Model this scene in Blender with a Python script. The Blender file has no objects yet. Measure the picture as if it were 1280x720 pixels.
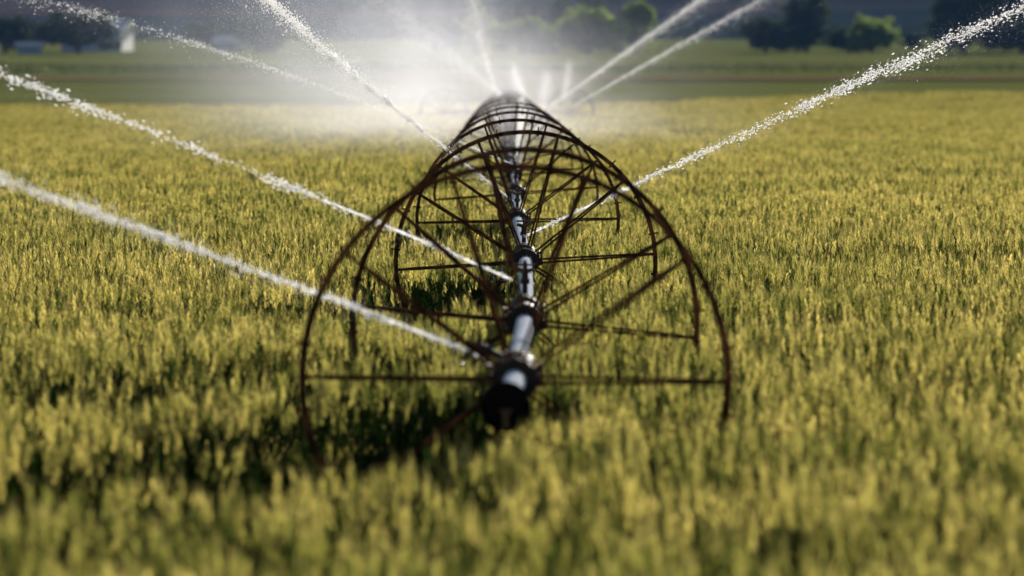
import bpy, bmesh, math, random
import numpy as np
from mathutils import Vector, Matrix, noise as mnoise

PI = math.pi
scene = bpy.context.scene
COL = scene.collection

# ------------------------------------------------------------------ frame of reference
F = 7111.0            # focal length in pixels of the 1280 px wide photograph (200 mm lens)
CZ = 2.306            # eye height
V0 = 98.0             # row of the level horizon
R = 0.965             # wheel radius
HUB = 0.965
WHEAT = 0.85


def at(u, v, d):
    """pixel of the photograph at a distance -> a point in the place"""
    return Vector(((u - 640.0) * d / F, d, CZ + (V0 - v) * d / F))


def smooth(a, b, x):
    t = min(1.0, max(0.0, (x - a) / (b - a)))
    return t * t * (3 - 2 * t)


def gz(x, y):
    """height of the land"""
    if y <= 262:
        z = 0.0
    else:
        t = y - 262
        z = 0.0115 * (t - 25 * (1 - math.exp(-t / 25.0)))
        z += 0.10 * smooth(300, 420, y) * mnoise.noise(Vector((x * 0.02, y * 0.02, 3.1)))
    return z


# ------------------------------------------------------------------ material helpers
def new_mat(name):
    m = bpy.data.materials.new(name)
    m.use_nodes = True
    nt = m.node_tree
    nt.nodes.clear()
    out = nt.nodes.new('ShaderNodeOutputMaterial')
    return m, nt, out


def N(nt, kind, **kw):
    n = nt.nodes.new(kind)
    for k, v in kw.items():
        setattr(n, k, v)
    return n


def noise_mix(nt, c1, c2, scale, detail=4, stretch=(1, 1, 1), lo=0.35, hi=0.65, world=False, distortion=0.0):
    if world:
        src = N(nt, 'ShaderNodeNewGeometry').outputs['Position']
    else:
        src = N(nt, 'ShaderNodeTexCoord').outputs['Object']
    mp = N(nt, 'ShaderNodeMapping')
    mp.inputs['Scale'].default_value = stretch
    nt.links.new(src, mp.inputs['Vector'])
    nz = N(nt, 'ShaderNodeTexNoise')
    nz.inputs['Scale'].default_value = scale
    nz.inputs['Detail'].default_value = detail
    nz.inputs['Distortion'].default_value = distortion
    nt.links.new(mp.outputs[0], nz.inputs['Vector'])
    mr = N(nt, 'ShaderNodeMapRange')
    mr.inputs['From Min'].default_value = lo
    mr.inputs['From Max'].default_value = hi
    nt.links.new(nz.outputs['Fac'], mr.inputs['Value'])
    mx = N(nt, 'ShaderNodeMix', data_type='RGBA')
    nt.links.new(mr.outputs[0], mx.inputs['Factor'])
    for s, c in (('A', c1), ('B', c2)):
        i = [k for k in mx.inputs if k.name == s and k.type == 'RGBA'][0]
        if isinstance(c, (tuple, list)):
            i.default_value = (*c, 1)
        else:
            nt.links.new(c, i)
    return [o for o in mx.outputs if o.type == 'RGBA'][0], mr.outputs[0]


def simple_mat(name, c1, c2, scale, rough=0.7, metal=0.0, stretch=(1, 1, 1), world=False, bump=0.0, lo=0.35, hi=0.65, spec=0.5):
    m, nt, out = new_mat(name)
    b = N(nt, 'ShaderNodeBsdfPrincipled')
    col, fac = noise_mix(nt, c1, c2, scale, stretch=stretch, world=world, lo=lo, hi=hi)
    nt.links.new(col, b.inputs['Base Color'])
    b.inputs['Roughness'].default_value = rough
    b.inputs['Metallic'].default_value = metal
    b.inputs['Specular IOR Level'].default_value = spec
    if spec < 0.2:
        b.inputs['Specular IOR Level'].default_value = 0.0
    if bump:
        bp = N(nt, 'ShaderNodeBump')
        bp.inputs['Strength'].default_value = bump
        nt.links.new(fac, bp.inputs['Height'])
        nt.links.new(bp.outputs[0], b.inputs['Normal'])
    nt.links.new(b.outputs[0], out.inputs['Surface'])
    return m


def leaf_mat(name, c1, c2, scale, trans=0.45, tcol=None, world=True, stretch=(1, 1, 1), gloss=0.0, c3=None, scale3=0.5, unripe_shade=None):
    """diffuse + light passing through: leaves, ears, awns"""
    m, nt, out = new_mat(name)
    col, _ = noise_mix(nt, c1, c2, scale, world=world, stretch=stretch)
    if c3:
        col, _ = noise_mix(nt, col, c3, scale3, world=world, stretch=stretch, lo=0.45, hi=0.75)
    if unripe_shade:      # per-plant tone: how ripe, with gap shade painted into low clumps
        at_n = N(nt, 'ShaderNodeAttribute', attribute_name='ripe_shade')
        mu_ = N(nt, 'ShaderNodeMix', data_type='RGBA')
        nt.links.new(at_n.outputs['Fac'], mu_.inputs['Factor'])
        ca, cb = [k for k in mu_.inputs if k.type == 'RGBA']
        ca.default_value = (*unripe_shade, 1)
        nt.links.new(col, cb)
        col = [o for o in mu_.outputs if o.type == 'RGBA'][0]
    d = N(nt, 'ShaderNodeBsdfDiffuse')
    t = N(nt, 'ShaderNodeBsdfTranslucent')
    nt.links.new(col, d.inputs['Color'])
    if tcol:
        mul = N(nt, 'ShaderNodeMix', data_type='RGBA', blend_type='MULTIPLY')
        mul.inputs['Factor'].default_value = 1.0
        a, b = [k for k in mul.inputs if k.type == 'RGBA']
        nt.links.new(col, a)
        b.default_value = (*tcol, 1)
        nt.links.new([o for o in mul.outputs if o.type == 'RGBA'][0], t.inputs['Color'])
    else:
        nt.links.new(col, t.inputs['Color'])
    mx = N(nt, 'ShaderNodeMixShader')
    mx.inputs[0].default_value = trans
    nt.links.new(d.outputs[0], mx.inputs[1])
    nt.links.new(t.outputs[0], mx.inputs[2])
    last = mx.outputs[0]
    if gloss:
        g = N(nt, 'ShaderNodeBsdfGlossy')
        g.inputs['Roughness'].default_value = 0.45
        g.inputs['Color'].default_value = (1, 1, 1, 1)
        m2 = N(nt, 'ShaderNodeMixShader')
        m2.inputs[0].default_value = gloss
        nt.links.new(last, m2.inputs[1])
        nt.links.new(g.outputs[0], m2.inputs[2])
        last = m2.outputs[0]
    nt.links.new(last, out.inputs['Surface'])
    return m


MAT = {}
MAT['rust'] = simple_mat('rusty_steel', (0.034, 0.015, 0.009), (0.24, 0.085, 0.032), 9, rough=0.75, metal=0.0, bump=0.3, lo=0.42, hi=0.72, spec=0.15)
MAT['dark'] = simple_mat('weathered_dark_iron', (0.008, 0.007, 0.007), (0.040, 0.021, 0.015), 14, rough=0.6, metal=0.0, bump=0.2, spec=0.25)
MAT['rubber'] = simple_mat('black_rubber', (0.004, 0.003, 0.003), (0.010, 0.007, 0.006), 20, rough=0.8, spec=0.1)
MAT['alu'] = simple_mat('dull_aluminium', (0.40, 0.44, 0.52), (0.54, 0.57, 0.64), 5, rough=0.7, metal=0.0, spec=0.1, stretch=(6, 0.6, 6), bump=0.05)
MAT['brass'] = simple_mat('tarnished_brass', (0.05, 0.025, 0.015), (0.17, 0.085, 0.040), 30, rough=0.6, metal=0.1, spec=0.25)
MAT['paint'] = simple_mat('faded_machine_paint', (0.30, 0.05, 0.03), (0.36, 0.10, 0.06), 4, rough=0.5)
MAT['soil'] = simple_mat('damp_soil', (0.030, 0.022, 0.013), (0.065, 0.048, 0.028), 3, rough=0.95, world=True, spec=0.1)
MAT['dirt'] = simple_mat('dry_dirt', (0.16, 0.105, 0.052), (0.22, 0.145, 0.07), 0.12, rough=0.95, world=True, spec=0.05, stretch=(0.3, 1, 1))
MAT['bark'] = simple_mat('bark', (0.035, 0.026, 0.018), (0.075, 0.055, 0.040), 2, rough=0.9)
MAT['white_wall'] = simple_mat('white_boards', (0.74, 0.73, 0.70), (0.82, 0.81, 0.78), 0.8, rough=0.6)
MAT['blue_and_shaded_wall'] = simple_mat('grey_blue_and_shaded_boards', (0.16, 0.22, 0.30), (0.22, 0.28, 0.36), 0.8, rough=0.6)  # shed boards, and the shade painted on the barn's side walls
MAT['roof'] = simple_mat('sheet_metal_roof', (0.42, 0.42, 0.41), (0.56, 0.55, 0.53), 0.5, rough=0.45, metal=0.3)
MAT['door'] = simple_mat('dark_door', (0.03, 0.035, 0.045), (0.05, 0.055, 0.065), 2, rough=0.5)
MAT['pole'] = simple_mat('grey_timber', (0.09, 0.07, 0.055), (0.14, 0.11, 0.085), 3, rough=0.9)

MAT['ear'] = leaf_mat('wheat_ear', (0.33, 0.305, 0.088), (0.67, 0.565, 0.225), 2.3, trans=0.60, tcol=(1.0, 0.98, 0.68), c3=(0.16, 0.20, 0.042), scale3=0.35, unripe_shade=(0.012, 0.034, 0.006))  # dark end of the plant tone is near black, for shaded gaps
MAT['awn'] = leaf_mat('wheat_awn', (0.30, 0.265, 0.105), (0.44, 0.38, 0.175), 2.3, trans=0.5, tcol=(1.0, 0.95, 0.65), unripe_shade=(0.040, 0.055, 0.015))
MAT['blade'] = leaf_mat('wheat_blade', (0.007, 0.028, 0.005), (0.018, 0.055, 0.009), 1.7, trans=0.45, tcol=(1.0, 1.0, 0.5), c3=(0.025, 0.045, 0.010), scale3=0.4)
MAT['stem'] = leaf_mat('wheat_stem', (0.012, 0.020, 0.006), (0.026, 0.032, 0.010), 1.7, trans=0.15)

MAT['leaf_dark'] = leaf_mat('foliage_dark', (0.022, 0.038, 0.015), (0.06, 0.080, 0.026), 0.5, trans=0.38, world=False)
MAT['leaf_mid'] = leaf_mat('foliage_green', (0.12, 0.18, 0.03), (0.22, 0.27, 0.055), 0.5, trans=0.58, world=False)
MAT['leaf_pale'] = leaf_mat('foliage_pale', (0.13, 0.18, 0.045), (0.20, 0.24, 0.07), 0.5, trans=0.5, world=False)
MAT['weeds'] = leaf_mat('ditch_weeds', (0.05, 0.065, 0.02), (0.11, 0.115, 0.04), 0.05, trans=0.3)


def water_mat():
    m, nt, out = new_mat('sunlit_spray_water')
    d = N(nt, 'ShaderNodeBsdfDiffuse')
    d.inputs['Color'].default_value = (0.90, 0.91, 0.93, 1)
    t = N(nt, 'ShaderNodeBsdfTranslucent')
    t.inputs['Color'].default_value = (0.94, 0.94, 0.95, 1)
    mx = N(nt, 'ShaderNodeMixShader')
    mx.inputs[0].default_value = 0.85
    g = N(nt, 'ShaderNodeBsdfGlossy')
    g.inputs['Roughness'].default_value = 0.15
    m2 = N(nt, 'ShaderNodeMixShader')
    m2.inputs[0].default_value = 0.10
    nt.links.new(d.outputs[0], mx.inputs[1])
    nt.links.new(t.outputs[0], mx.inputs[2])
    nt.links.new(mx.outputs[0], m2.inputs[1])
    nt.links.new(g.outputs[0], m2.inputs[2])
    # water lets part of the low sun straight through
    tr = N(nt, 'ShaderNodeBsdfTransparent')
    tr.inputs['Color'].default_value = (0.98, 0.99, 1.0, 1)
    m3 = N(nt, 'ShaderNodeMixShader')
    m3.inputs[0].default_value = 0.30
    nt.links.new(m2.outputs[0], m3.inputs[1])
    nt.links.new(tr.outputs[0], m3.inputs[2])
    nt.links.new(m3.outputs[0], out.inputs['Surface'])
    return m


MAT['water'] = water_mat()


def pasture_mat():
    m, nt, out = new_mat('pasture')
    col, _ = noise_mix(nt, (0.115, 0.135, 0.028), (0.175, 0.175, 0.045), 0.02, world=True, stretch=(0.35, 1.6, 1), detail=6)
    col, _ = noise_mix(nt, col, (0.14, 0.125, 0.055), 0.012, world=True, stretch=(0.3, 2.2, 1), detail=5, lo=0.50, hi=0.75)
    d = N(nt, 'ShaderNodeBsdfDiffuse')
    nt.links.new(col, d.inputs['Color'])
    nt.links.new(d.outputs[0], out.inputs['Surface'])
    return m


def hills_mat():
    m, nt, out = new_mat('hill_scrub')
    col, _ = noise_mix(nt, (0.014, 0.024, 0.026), (0.032, 0.034, 0.036), 0.004, world=True, stretch=(0.5, 1, 2), detail=8)
    col, _ = noise_mix(nt, col, (0.085, 0.055, 0.05), 0.007, world=True, stretch=(0.25, 1, 2.5), detail=6, lo=0.58, hi=0.72)
    col, _ = noise_mix(nt, col, (0.018, 0.026, 0.016), 0.010, world=True, stretch=(0.4, 1, 2.5), detail=6, lo=0.52, hi=0.62)
    d = N(nt, 'ShaderNodeBsdfDiffuse')
    nt.links.new(col, d.inputs['Color'])
    nt.links.new(d.outputs[0], out.inputs['Surface'])
    return m


MAT['pasture'] = pasture_mat()
MAT['hills'] = hills_mat()


# ------------------------------------------------------------------ mesh helpers
class MB:
    """collects vertices and faces of ONE mesh"""

    def __init__(s):
        s.v, s.f, s.m = [], [], []

    def add(s, vs, fs, mi=0):
        o = len(s.v)
        s.v.extend([tuple(p) for p in vs])
        s.f.extend([tuple(i + o for i in f) for f in fs])
        s.m.extend([mi] * len(fs))

    def tube(s, pts, radii, n=8, cap=True, mi=0):
        pts = [Vector(p) for p in pts]
        if not isinstance(radii, (list, tuple)):
            radii = [radii] * len(pts)
        vs, fs = [], []
        ref = None
        for i, p in enumerate(pts):
            a = pts[max(0, i - 1)]
            b = pts[min(len(pts) - 1, i + 1)]
            t = (b - a).normalized()
            if ref is None:
                ref = Vector((0, 0, 1)) if abs(t.z) < 0.9 else Vector((1, 0, 0))
            x = t.cross(ref).normalized()
            y = x.cross(t).normalized()
            ref = y
            for k in range(n):
                an = 2 * PI * k / n
                vs.append(p + (x * math.cos(an) + y * math.sin(an)) * radii[i])
        for i in range(len(pts) - 1):
            for k in range(n):
                k2 = (k + 1) % n
                fs.append((i * n + k, i * n + k2, (i + 1) * n + k2, (i + 1) * n + k))
        if cap:
            fs.append(tuple(range(n - 1, -1, -1)))
            fs.append(tuple((len(pts) - 1) * n + k for k in range(n)))
        s.add(vs, fs, mi)

    def box(s, c, size, rot=None, mi=0):
        c = Vector(c)
        hx, hy, hz = [q / 2 for q in size]
        vs = [Vector((x, y, z)) for x in (-hx, hx) for y in (-hy, hy) for z in (-hz, hz)]
        if rot is not None:
            vs = [rot @ p for p in vs]
        s.add([p + c for p in vs], [(0, 1, 3, 2), (4, 6, 7, 5), (0, 4, 5, 1), (2, 3, 7, 6), (0, 2, 6, 4), (1, 5, 7, 3)], mi)

    def ring_y(s, profile, n=72):
        """closed profile of (radius, y) turned round the y axis"""
        m = len(profile)
        vs, fs = [], []
        for k in range(n):
            an = 2 * PI * k / n
            for r, y in profile:
                vs.append((r * math.cos(an), y, r * math.sin(an)))
        for k in range(n):
            k2 = (k + 1) % n
            for j in range(m):
                j2 = (j + 1) % m
                fs.append((k * m + j, k * m + j2, k2 * m + j2, k2 * m + j))
        s.add(vs, fs)

    def mesh(s, name, mats, smooth_shade=True):
        me = bpy.data.meshes.new(name)
        me.from_pydata(s.v, [], s.f)
        for mm in (mats if isinstance(mats, (list, tuple)) else [mats]):
            me.materials.append(mm)
        if len(me.materials) > 1:
            me.polygons.foreach_set('material_index', s.m)
        bm = bmesh.new()
        bm.from_mesh(me)
        bmesh.ops.recalc_face_normals(bm, faces=bm.faces)
        bm.to_mesh(me)
        bm.free()
        if smooth_shade:
            me.polygons.foreach_set('use_smooth', [True] * len(me.polygons))
            if hasattr(me, 'set_sharp_from_angle'):
                me.set_sharp_from_angle(angle=math.radians(40))
        me.update()
        return me


def link(name, data, parent=None, loc=(0, 0, 0), rot=(0, 0, 0)):
    o = bpy.data.objects.new(name, data)
    COL.objects.link(o)
    o.location = loc
    o.rotation_euler = rot
    if parent is not None:
        o.parent = parent
    return o


def tag(o, label=None, cat=None, group=None, kind=None):
    if label:
        o['label'] = label
    if cat:
        o['category'] = cat
    if group:
        o['group'] = group
    if kind:
        o['kind'] = kind
    return o


def np_mesh(name, verts, faces, mats, midx=None, smooth_shade=False):
    """verts (n,3), faces (m,k) arrays, k constant"""
    me = bpy.data.meshes.new(name)
    k = faces.shape[1]
    me.vertices.add(len(verts))
    me.vertices.foreach_set('co', np.ascontiguousarray(verts, dtype=np.float32).ravel())
    me.loops.add(faces.size)
    me.loops.foreach_set('vertex_index', np.ascontiguousarray(faces, dtype=np.int32).ravel())
    me.polygons.add(len(faces))
    me.polygons.foreach_set('loop_start', np.arange(0, faces.size, k, dtype=np.int32))
    for mm in (mats if isinstance(mats, (list, tuple)) else [mats]):
        me.materials.append(mm)
    if midx is not None:
        me.polygons.foreach_set('material_index', np.asarray(midx, dtype=np.int32))
    if smooth_shade:
        me.polygons.foreach_set('use_smooth', np.ones(len(faces), dtype=bool))
    me.update(calc_edges=True)
    me.validate()
    return me


# ------------------------------------------------------------------ the land
def sheet(name, xs, ys, zf, mat):
    vs = [(x, y, zf(x, y)) for y in ys for x in xs]
    nx = len(xs)
    fs = [(j * nx + i, j * nx + i + 1, (j + 1) * nx + i + 1, (j + 1) * nx + i) for j in range(len(ys) - 1) for i in range(nx - 1)]
    me = bpy.data.meshes.new(name)
    me.from_pydata(vs, [], fs)
    me.materials.append(mat)
    me.polygons.foreach_set('use_smooth', [True] * len(fs))
    o = link(name, me)
    o['kind'] = 'structure'
    return o


def lin(a, b, n):
    return [a + (b - a) * i / (n - 1) for i in range(n)]


xs_wide = [-3000, -2000, -1200, -700, -400, -250, -160] + lin(-120, 120, 49) + [160, 250, 400, 700, 1200, 2000, 3000]
ys_land = [-60, 0, 60, 120, 180, 220, 250] + lin(262, 460, 34) + lin(475, 1000, 36) + [1200, 1500, 2000, 3000, 4000]
sheet('ground', xs_wide, ys_land, lambda x, y: gz(x, min(y, 1200)) - 0.012, MAT['pasture'])


def wheat_edge(x):
    """the far edge of the wheat runs a little away from the eye to the right"""
    return 292 + 2.6 * x * smooth(-6, 14, x) * 0.8 + 4 * smooth(-12, -4, x)


def soil_z(x, y):
    return gz(x, y) - 0.006


soil_xs = lin(-120, 120, 61)
sheet('soil', soil_xs, [-60, 0, 60, 120, 180, 220, 250] + lin(262, 318, 15), soil_z, MAT['soil'])

track_xs = lin(-160, 160, 41)


def track_y(x):
    return 478 + 0.06 * x


def strip(name, xs, mid, w, mat, lift):
    vs, fs = [], []
    for x in xs:
        wob = 1 + 0.5 * mnoise.noise(Vector((x * 0.11, 7.7, 0)))
        a = mid(x) - w * wob
        b = mid(x) + w * wob
        m_ = mid(x)
        vs += [(x, y, gz(x, y) + lift + 0.05) for y in (a, m_, b)]
    for i in range(len(xs) - 1):
        for j in range(2):
            fs.append((i * 3 + j, i * 3 + 3 + j, i * 3 + 4 + j, i * 3 + 1 + j))
    me = bpy.data.meshes.new(name)
    me.from_pydata(vs, [], fs)
    me.materials.append(mat)
    o = link(name, me)
    o['kind'] = 'structure'


strip('dirt_track', track_xs, track_y, 8.0, MAT['dirt'], 0.06)


def hill_z(x, y):
    base = gz(x, min(y, 1200)) - 3
    t = smooth(1050, 3600, y)
    h = 265 * t * (0.78 + 0.30 * mnoise.noise(Vector((x * 0.0008 + 4, y * 0.0005, 0)))) + 24 * t ** 0.5 * mnoise.fractal(Vector((x * 0.004, y * 0.003, 9)), 1.0, 2.0, 5)
    return base + h + 2.0 * smooth(1050, 1250, y)


sheet('hills', lin(-3000, 3000, 151), lin(1050, 3700, 70), hill_z, MAT['hills'])


# ------------------------------------------------------------------ wheat (one countless mass)
rng = np.random.default_rng(11)


def plant(detail, rnd):
    """one wheat plant about its foot: verts, quads, material index (0 ear, 1 awn, 2 blade, 3 stem)"""
    V, Q, M = [], [], []

    def quad(a, b, c, d, mi):
        i = len(V)
        V.extend([a, b, c, d])
        Q.append((i, i + 1, i + 2, i + 3))
        M.append(mi)

    lean = rnd.uniform(0.0, 0.10)
    az = rnd.uniform(0, 2 * PI)
    dx, dy = math.cos(az) * lean, math.sin(az) * lean
    h = rnd.gauss(0.725, 0.025)

    def sp(t):
        return Vector((dx * t * t, dy * t * t, h * t))

    a2 = rnd.uniform(0, PI)
    w = 0.0022 if detail > 1 else 0.004
    sx, sy = math.cos(a2) * w, math.sin(a2) * w
    segs = 3 if detail > 1 else 1
    for i in range(segs):
        p, q = sp(i / segs), sp((i + 1) / segs)
        quad(p + Vector((sx, sy, 0)), p - Vector((sx, sy, 0)), q - Vector((sx, sy, 0)), q + Vector((sx, sy, 0)), 3)
        if detail > 1:
            quad(p + Vector((-sy, sx, 0)), p - Vector((-sy, sx, 0)), q - Vector((-sy, sx, 0)), q + Vector((-sy, sx, 0)), 3)
    # ear
    top = sp(1.0)
    ax = Vector((dx * 2 + rnd.uniform(-.12, .12), dy * 2 + rnd.uniform(-.12, .12), 1)).normalized()
    e = ax.cross(Vector((0.3, 1, 0.1))).normalized()
    g = ax.cross(e)
    L = rnd.uniform(0.075, 0.105)
    # overlapping husks in rows up a thin core: thin sheets that glow when the sun is behind them
    ng_ = 11 if detail > 2 else (6 if detail > 1 else 4)
    gl = L * (0.34 if detail > 2 else (.48 if detail > 1 else .75))
    gw = 0.0050 if detail > 2 else (0.0075 if detail > 1 else 0.0125)
    tw = rnd.uniform(0, PI)
    for j in range(ng_):
        t = j / ng_ * (1 - gl / L * .55)
        an = tw + j * 2.4
        o = e * math.cos(an) + g * math.sin(an)
        sd = ax.cross(o)
        p = top + ax * (L * t) + o * .002
        mdl = p + ax * gl * .5 + o * (.0085 * (1 - .5 * t) + .002)
        q = p + ax * gl + o * (.006 * (1 - .6 * t))
        quad(p - sd * gw * .35, p + sd * gw * .35, mdl + sd * gw, mdl - sd * gw, 0)
        quad(mdl - sd * gw, mdl + sd * gw, q + sd * gw * .25, q - sd * gw * .25, 0)
    # awns
    na = 8 if detail > 2 else (3 if detail > 1 else 2)
    aw = 0.0009 if detail > 2 else (0.0018 if detail > 1 else 0.004)
    for j in range(na):
        t = rnd.uniform(.15, 1.0)
        an = rnd.uniform(0, 2 * PI)
        o = e * math.cos(an) + g * math.sin(an)
        p = top + ax * (L * t) + o * .006
        d_ = (ax + o * rnd.uniform(.12, .30)).normalized()
        q = p + d_ * rnd.uniform(.045, .075)
        s_ = d_.cross(o).normalized() * aw
        quad(p - s_, p + s_, q + s_ * .3, q - s_ * .3, 1)
    # blades
    nb = 3 if detail > 2 else (2 if detail > 1 else 1)
    for j in range(nb):
        t0 = rnd.uniform(.40, .80) if j else rnd.uniform(.70, .86)
        p = sp(t0)
        an = rnd.uniform(0, 2 * PI)
        out = Vector((math.cos(an), math.sin(an), 0))
        side = Vector((-math.sin(an), math.cos(an), 0))
        ln = rnd.uniform(.15, .26)
        up = rnd.uniform(.5, 1.1)
        bw = rnd.uniform(.005, .008) * (1.0 if detail > 1 else 1.9)
        n_ = 4 if detail > 2 else 2
        prev = None
        for i in range(n_ + 1):
            f = i / n_
            c = p + out * (ln * f * .75) + Vector((0, 0, ln * (up * f - 0.85 * f * f)))
            ww = bw * (1 - f) ** .6 + .0004
            cur = (c - side * ww, c + side * ww)
            if prev:
                quad(prev[0], prev[1], cur[1], cur[0], 2)
            prev = cur
    return np.array([tuple(v) for v in V]), np.array(Q), np.array(M)


def wheat_tile(name, size, n, detail, seed, kinds):
    rnd = random.Random(seed)
    lib = [plant(detail, rnd) for _ in range(kinds)]
    VV, QQ, MM, RR = [], [], [], []
    off = 0
    for i in range(n):
        V, Q, M = lib[rnd.randrange(kinds)]
        x, y = rnd.uniform(-size / 2, size / 2), rnd.uniform(-size / 2, size / 2)
        a = rnd.uniform(0, 2 * PI)
        # drilled rows run away from the eye, broken into taller and shorter clumps
        clump = mnoise.noise(Vector((x * 4.2 + seed * 13.1, y * 1.7, seed * 1.7))) + 0.45 * mnoise.noise(Vector((x * 12 + seed * 3.1, y * 6, seed * 2.7)))
        s = min(0.97 + 0.36 * clump + rnd.gauss(0, 0.050), 1.03 + rnd.gauss(0, 0.025))
        if clump < -0.06 and rnd.random() < 0.85:
            continue
        ripe = min(1.0, max(0.0, 0.54 + 1.0 * clump + rnd.gauss(0, 0.42)))  # shorter clumps coloured darker, standing in for shade between the ears
        c, sn = math.cos(a), math.sin(a)
        W = np.empty_like(V)
        W[:, 0] = (V[:, 0] * c - V[:, 1] * sn) + x
        W[:, 1] = (V[:, 0] * sn + V[:, 1] * c) + y
        W[:, 2] = V[:, 2] * s
        VV.append(W)
        QQ.append(Q + off)
        MM.append(M)
        RR.append(np.full(len(V), ripe))
        off += len(V)
    me = np_mesh(name, np.vstack(VV), np.vstack(QQ), [MAT['ear'], MAT['awn'], MAT['blade'], MAT['stem']], np.concatenate(MM))
    ra = me.attributes.new('ripe_shade', 'FLOAT', 'POINT')
    ra.data.foreach_set('value', np.concatenate(RR).astype(np.float32))
    return me


proto = bpy.data.collections.new('wheat_prototypes')      # not linked: only the tiles the field is sown with
tiles = []
for i in range(14):
    tiles.append(('a_near_%02d' % i, wheat_tile('wheat_tile', 0.4, 36, 3, 10 + i, 24)))
for i in range(4):
    tiles.append(('b_mid_%d' % i, wheat_tile('wheat_tile', 2.0, 780, 2, 30 + i, 26)))
for i in range(3):
    tiles.append(('c_far_%d' % i, wheat_tile('wheat_tile', 5.0, 2600, 1, 50 + i, 26)))
for nm, me in tiles:
    proto.objects.link(bpy.data.objects.new(nm, me))

pos, rot, scl, idx = [], [], [], []
rw = random.Random(5)


# added strips of low wheat, shaped to give the dark shadow bands
SHADE_STRIPS = [
    (0.50, [(-0.30, 26.6), (-0.60, 25.4), (-0.95, 23.8), (-1.30, 22.2), (-1.65, 21.0), (-2.2, 20.0), (-3.2, 19.0)]),
    (0.30, [(-0.05, 31.8), (-0.60, 30.6), (-1.10, 29.2), (-1.75, 28.0), (-2.6, 26.6)]),
    (0.50, [(-0.20, 42.6), (-0.40, 41.0), (-0.80, 38.6), (-1.10, 37.0)]),
    (0.55, [(-0.25, 58.0), (-0.40, 56.2), (-0.70, 54.0), (-0.95, 52.5)]),
]


def shade_dip(x, y):
    best = 9.0
    for half, path in SHADE_STRIPS:
        for (ax, ay), (bx, by) in zip(path, path[1:]):
            if min(ay, by) - 1 < y < max(ay, by) + 1:
                t = ((x - ax) * (bx - ax) + (y - ay) * (by - ay)) / ((bx - ax) ** 2 + (by - ay) ** 2)
                t = min(1, max(0, t))
                dx_, dy_ = x - ax - t * (bx - ax), y - ay - t * (by - ay)
                best = min(best, math.hypot(dx_, dy_) - half)
    return 1 - smooth(0.0, 0.25, best)


def sow(x, y, size, kind_lo, kind_n):
    j = size * 0.12
    x += rw.uniform(-j, j)
    y += rw.uniform(-j, j)
    if y > wheat_edge(x) - size * 0.5:
        return
    # long bands of shorter and taller wheat lying across the view, and rounder patches
    b = mnoise.noise(Vector((x * 0.12 + 2.0, y * 0.30, 1.3)))
    c = mnoise.noise(Vector((x * 0.9, y * 0.45, 8.2)))
    k = 1 + 0.07 * b + 0.05 * c
    if size < 0.5:
        k += 0.05 * mnoise.noise(Vector((x * 2.2, y * 0.9, 5.5)))
        k += 0.015
        k *= 1 - 0.48 * shade_dip(x, y)  # wheat lowered along the added strips so they fall dark
    pos.append((x, y, gz(x, y) - 0.02))
    rot.append((rw.uniform(-.02, .02), rw.uniform(-.02, .02), rw.choice((0, PI)) + rw.uniform(-.12, .12)))
    scl.append((1.04, 1.04, k))
    idx.append(kind_lo + rw.randrange(kind_n))


def cover(x0, x1, y0, y1, size, lo, n, hole=None):
    ny = max(1, round((y1 - y0) / size))
    nx = max(1, round((x1 - x0) / size))
    for j in range(ny):
        y = y0 + (j + .5) * size
        for i in range(nx):
            x = x0 + (i + .5) * size
            if hole and hole(x, y):
                continue
            sow(x, y, size, lo, n)


NEAR = lambda x, y: 10 < y < 60 and abs(x) < 12
MID = lambda x, y: 10 < y < 150 and abs(x) < 30
cover(-12, 12, 10, 60, 0.4, 0, 14)
cover(-30, 30, 10, 150, 2.0, 14, 4, NEAR)
cover(-120, 120, -60, 345, 5.0, 18, 3, MID)

pm = bpy.data.meshes.new('wheat_points')
pm.from_pydata(pos, [], [])
for nm, arr in (('rot', rot), ('scl', scl)):
    at_ = pm.attributes.new(nm, 'FLOAT_VECTOR', 'POINT')
    at_.data.foreach_set('vector', [q for p in arr for q in p])
ai = pm.attributes.new('idx', 'INT', 'POINT')
ai.data.foreach_set('value', idx)
wheat = link('wheat', pm)
tag(wheat, 'sunlit field of yellow green ripening wheat round the irrigation line', 'wheat', kind='stuff')

ng = bpy.data.node_groups.new('sow_wheat', 'GeometryNodeTree')
ng.interface.new_socket('Geometry', in_out='INPUT', socket_type='NodeSocketGeometry')
ng.interface.new_socket('Geometry', in_out='OUTPUT', socket_type='NodeSocketGeometry')
gi, go = ng.nodes.new('NodeGroupInput'), ng.nodes.new('NodeGroupOutput')
ci = ng.nodes.new('GeometryNodeCollectionInfo')
ci.inputs['Collection'].default_value = proto
ci.inputs['Separate Children'].default_value = True
ci.inputs['Reset Children'].default_value = True
iop = ng.nodes.new('GeometryNodeInstanceOnPoints')
iop.inputs['Pick Instance'].default_value = True


def named(nm, dt):
    n = ng.nodes.new('GeometryNodeInputNamedAttribute')
    n.data_type = dt
    n.inputs['Name'].default_value = nm
    return [o for o in n.outputs if o.enabled and o.name == 'Attribute'][0]


ng.links.new(gi.outputs[0], iop.inputs['Points'])
ng.links.new(ci.outputs[0], iop.inputs['Instance'])
ng.links.new(named('idx', 'INT'), iop.inputs['Instance Index'])
ng.links.new(named('rot', 'FLOAT_VECTOR'), iop.inputs['Rotation'])
ng.links.new(named('scl', 'FLOAT_VECTOR'), iop.inputs['Scale'])
ng.links.new(iop.outputs[0], go.inputs[0])
mod = wheat.modifiers.new('sown', 'NODES')
mod.node_group = ng

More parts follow.
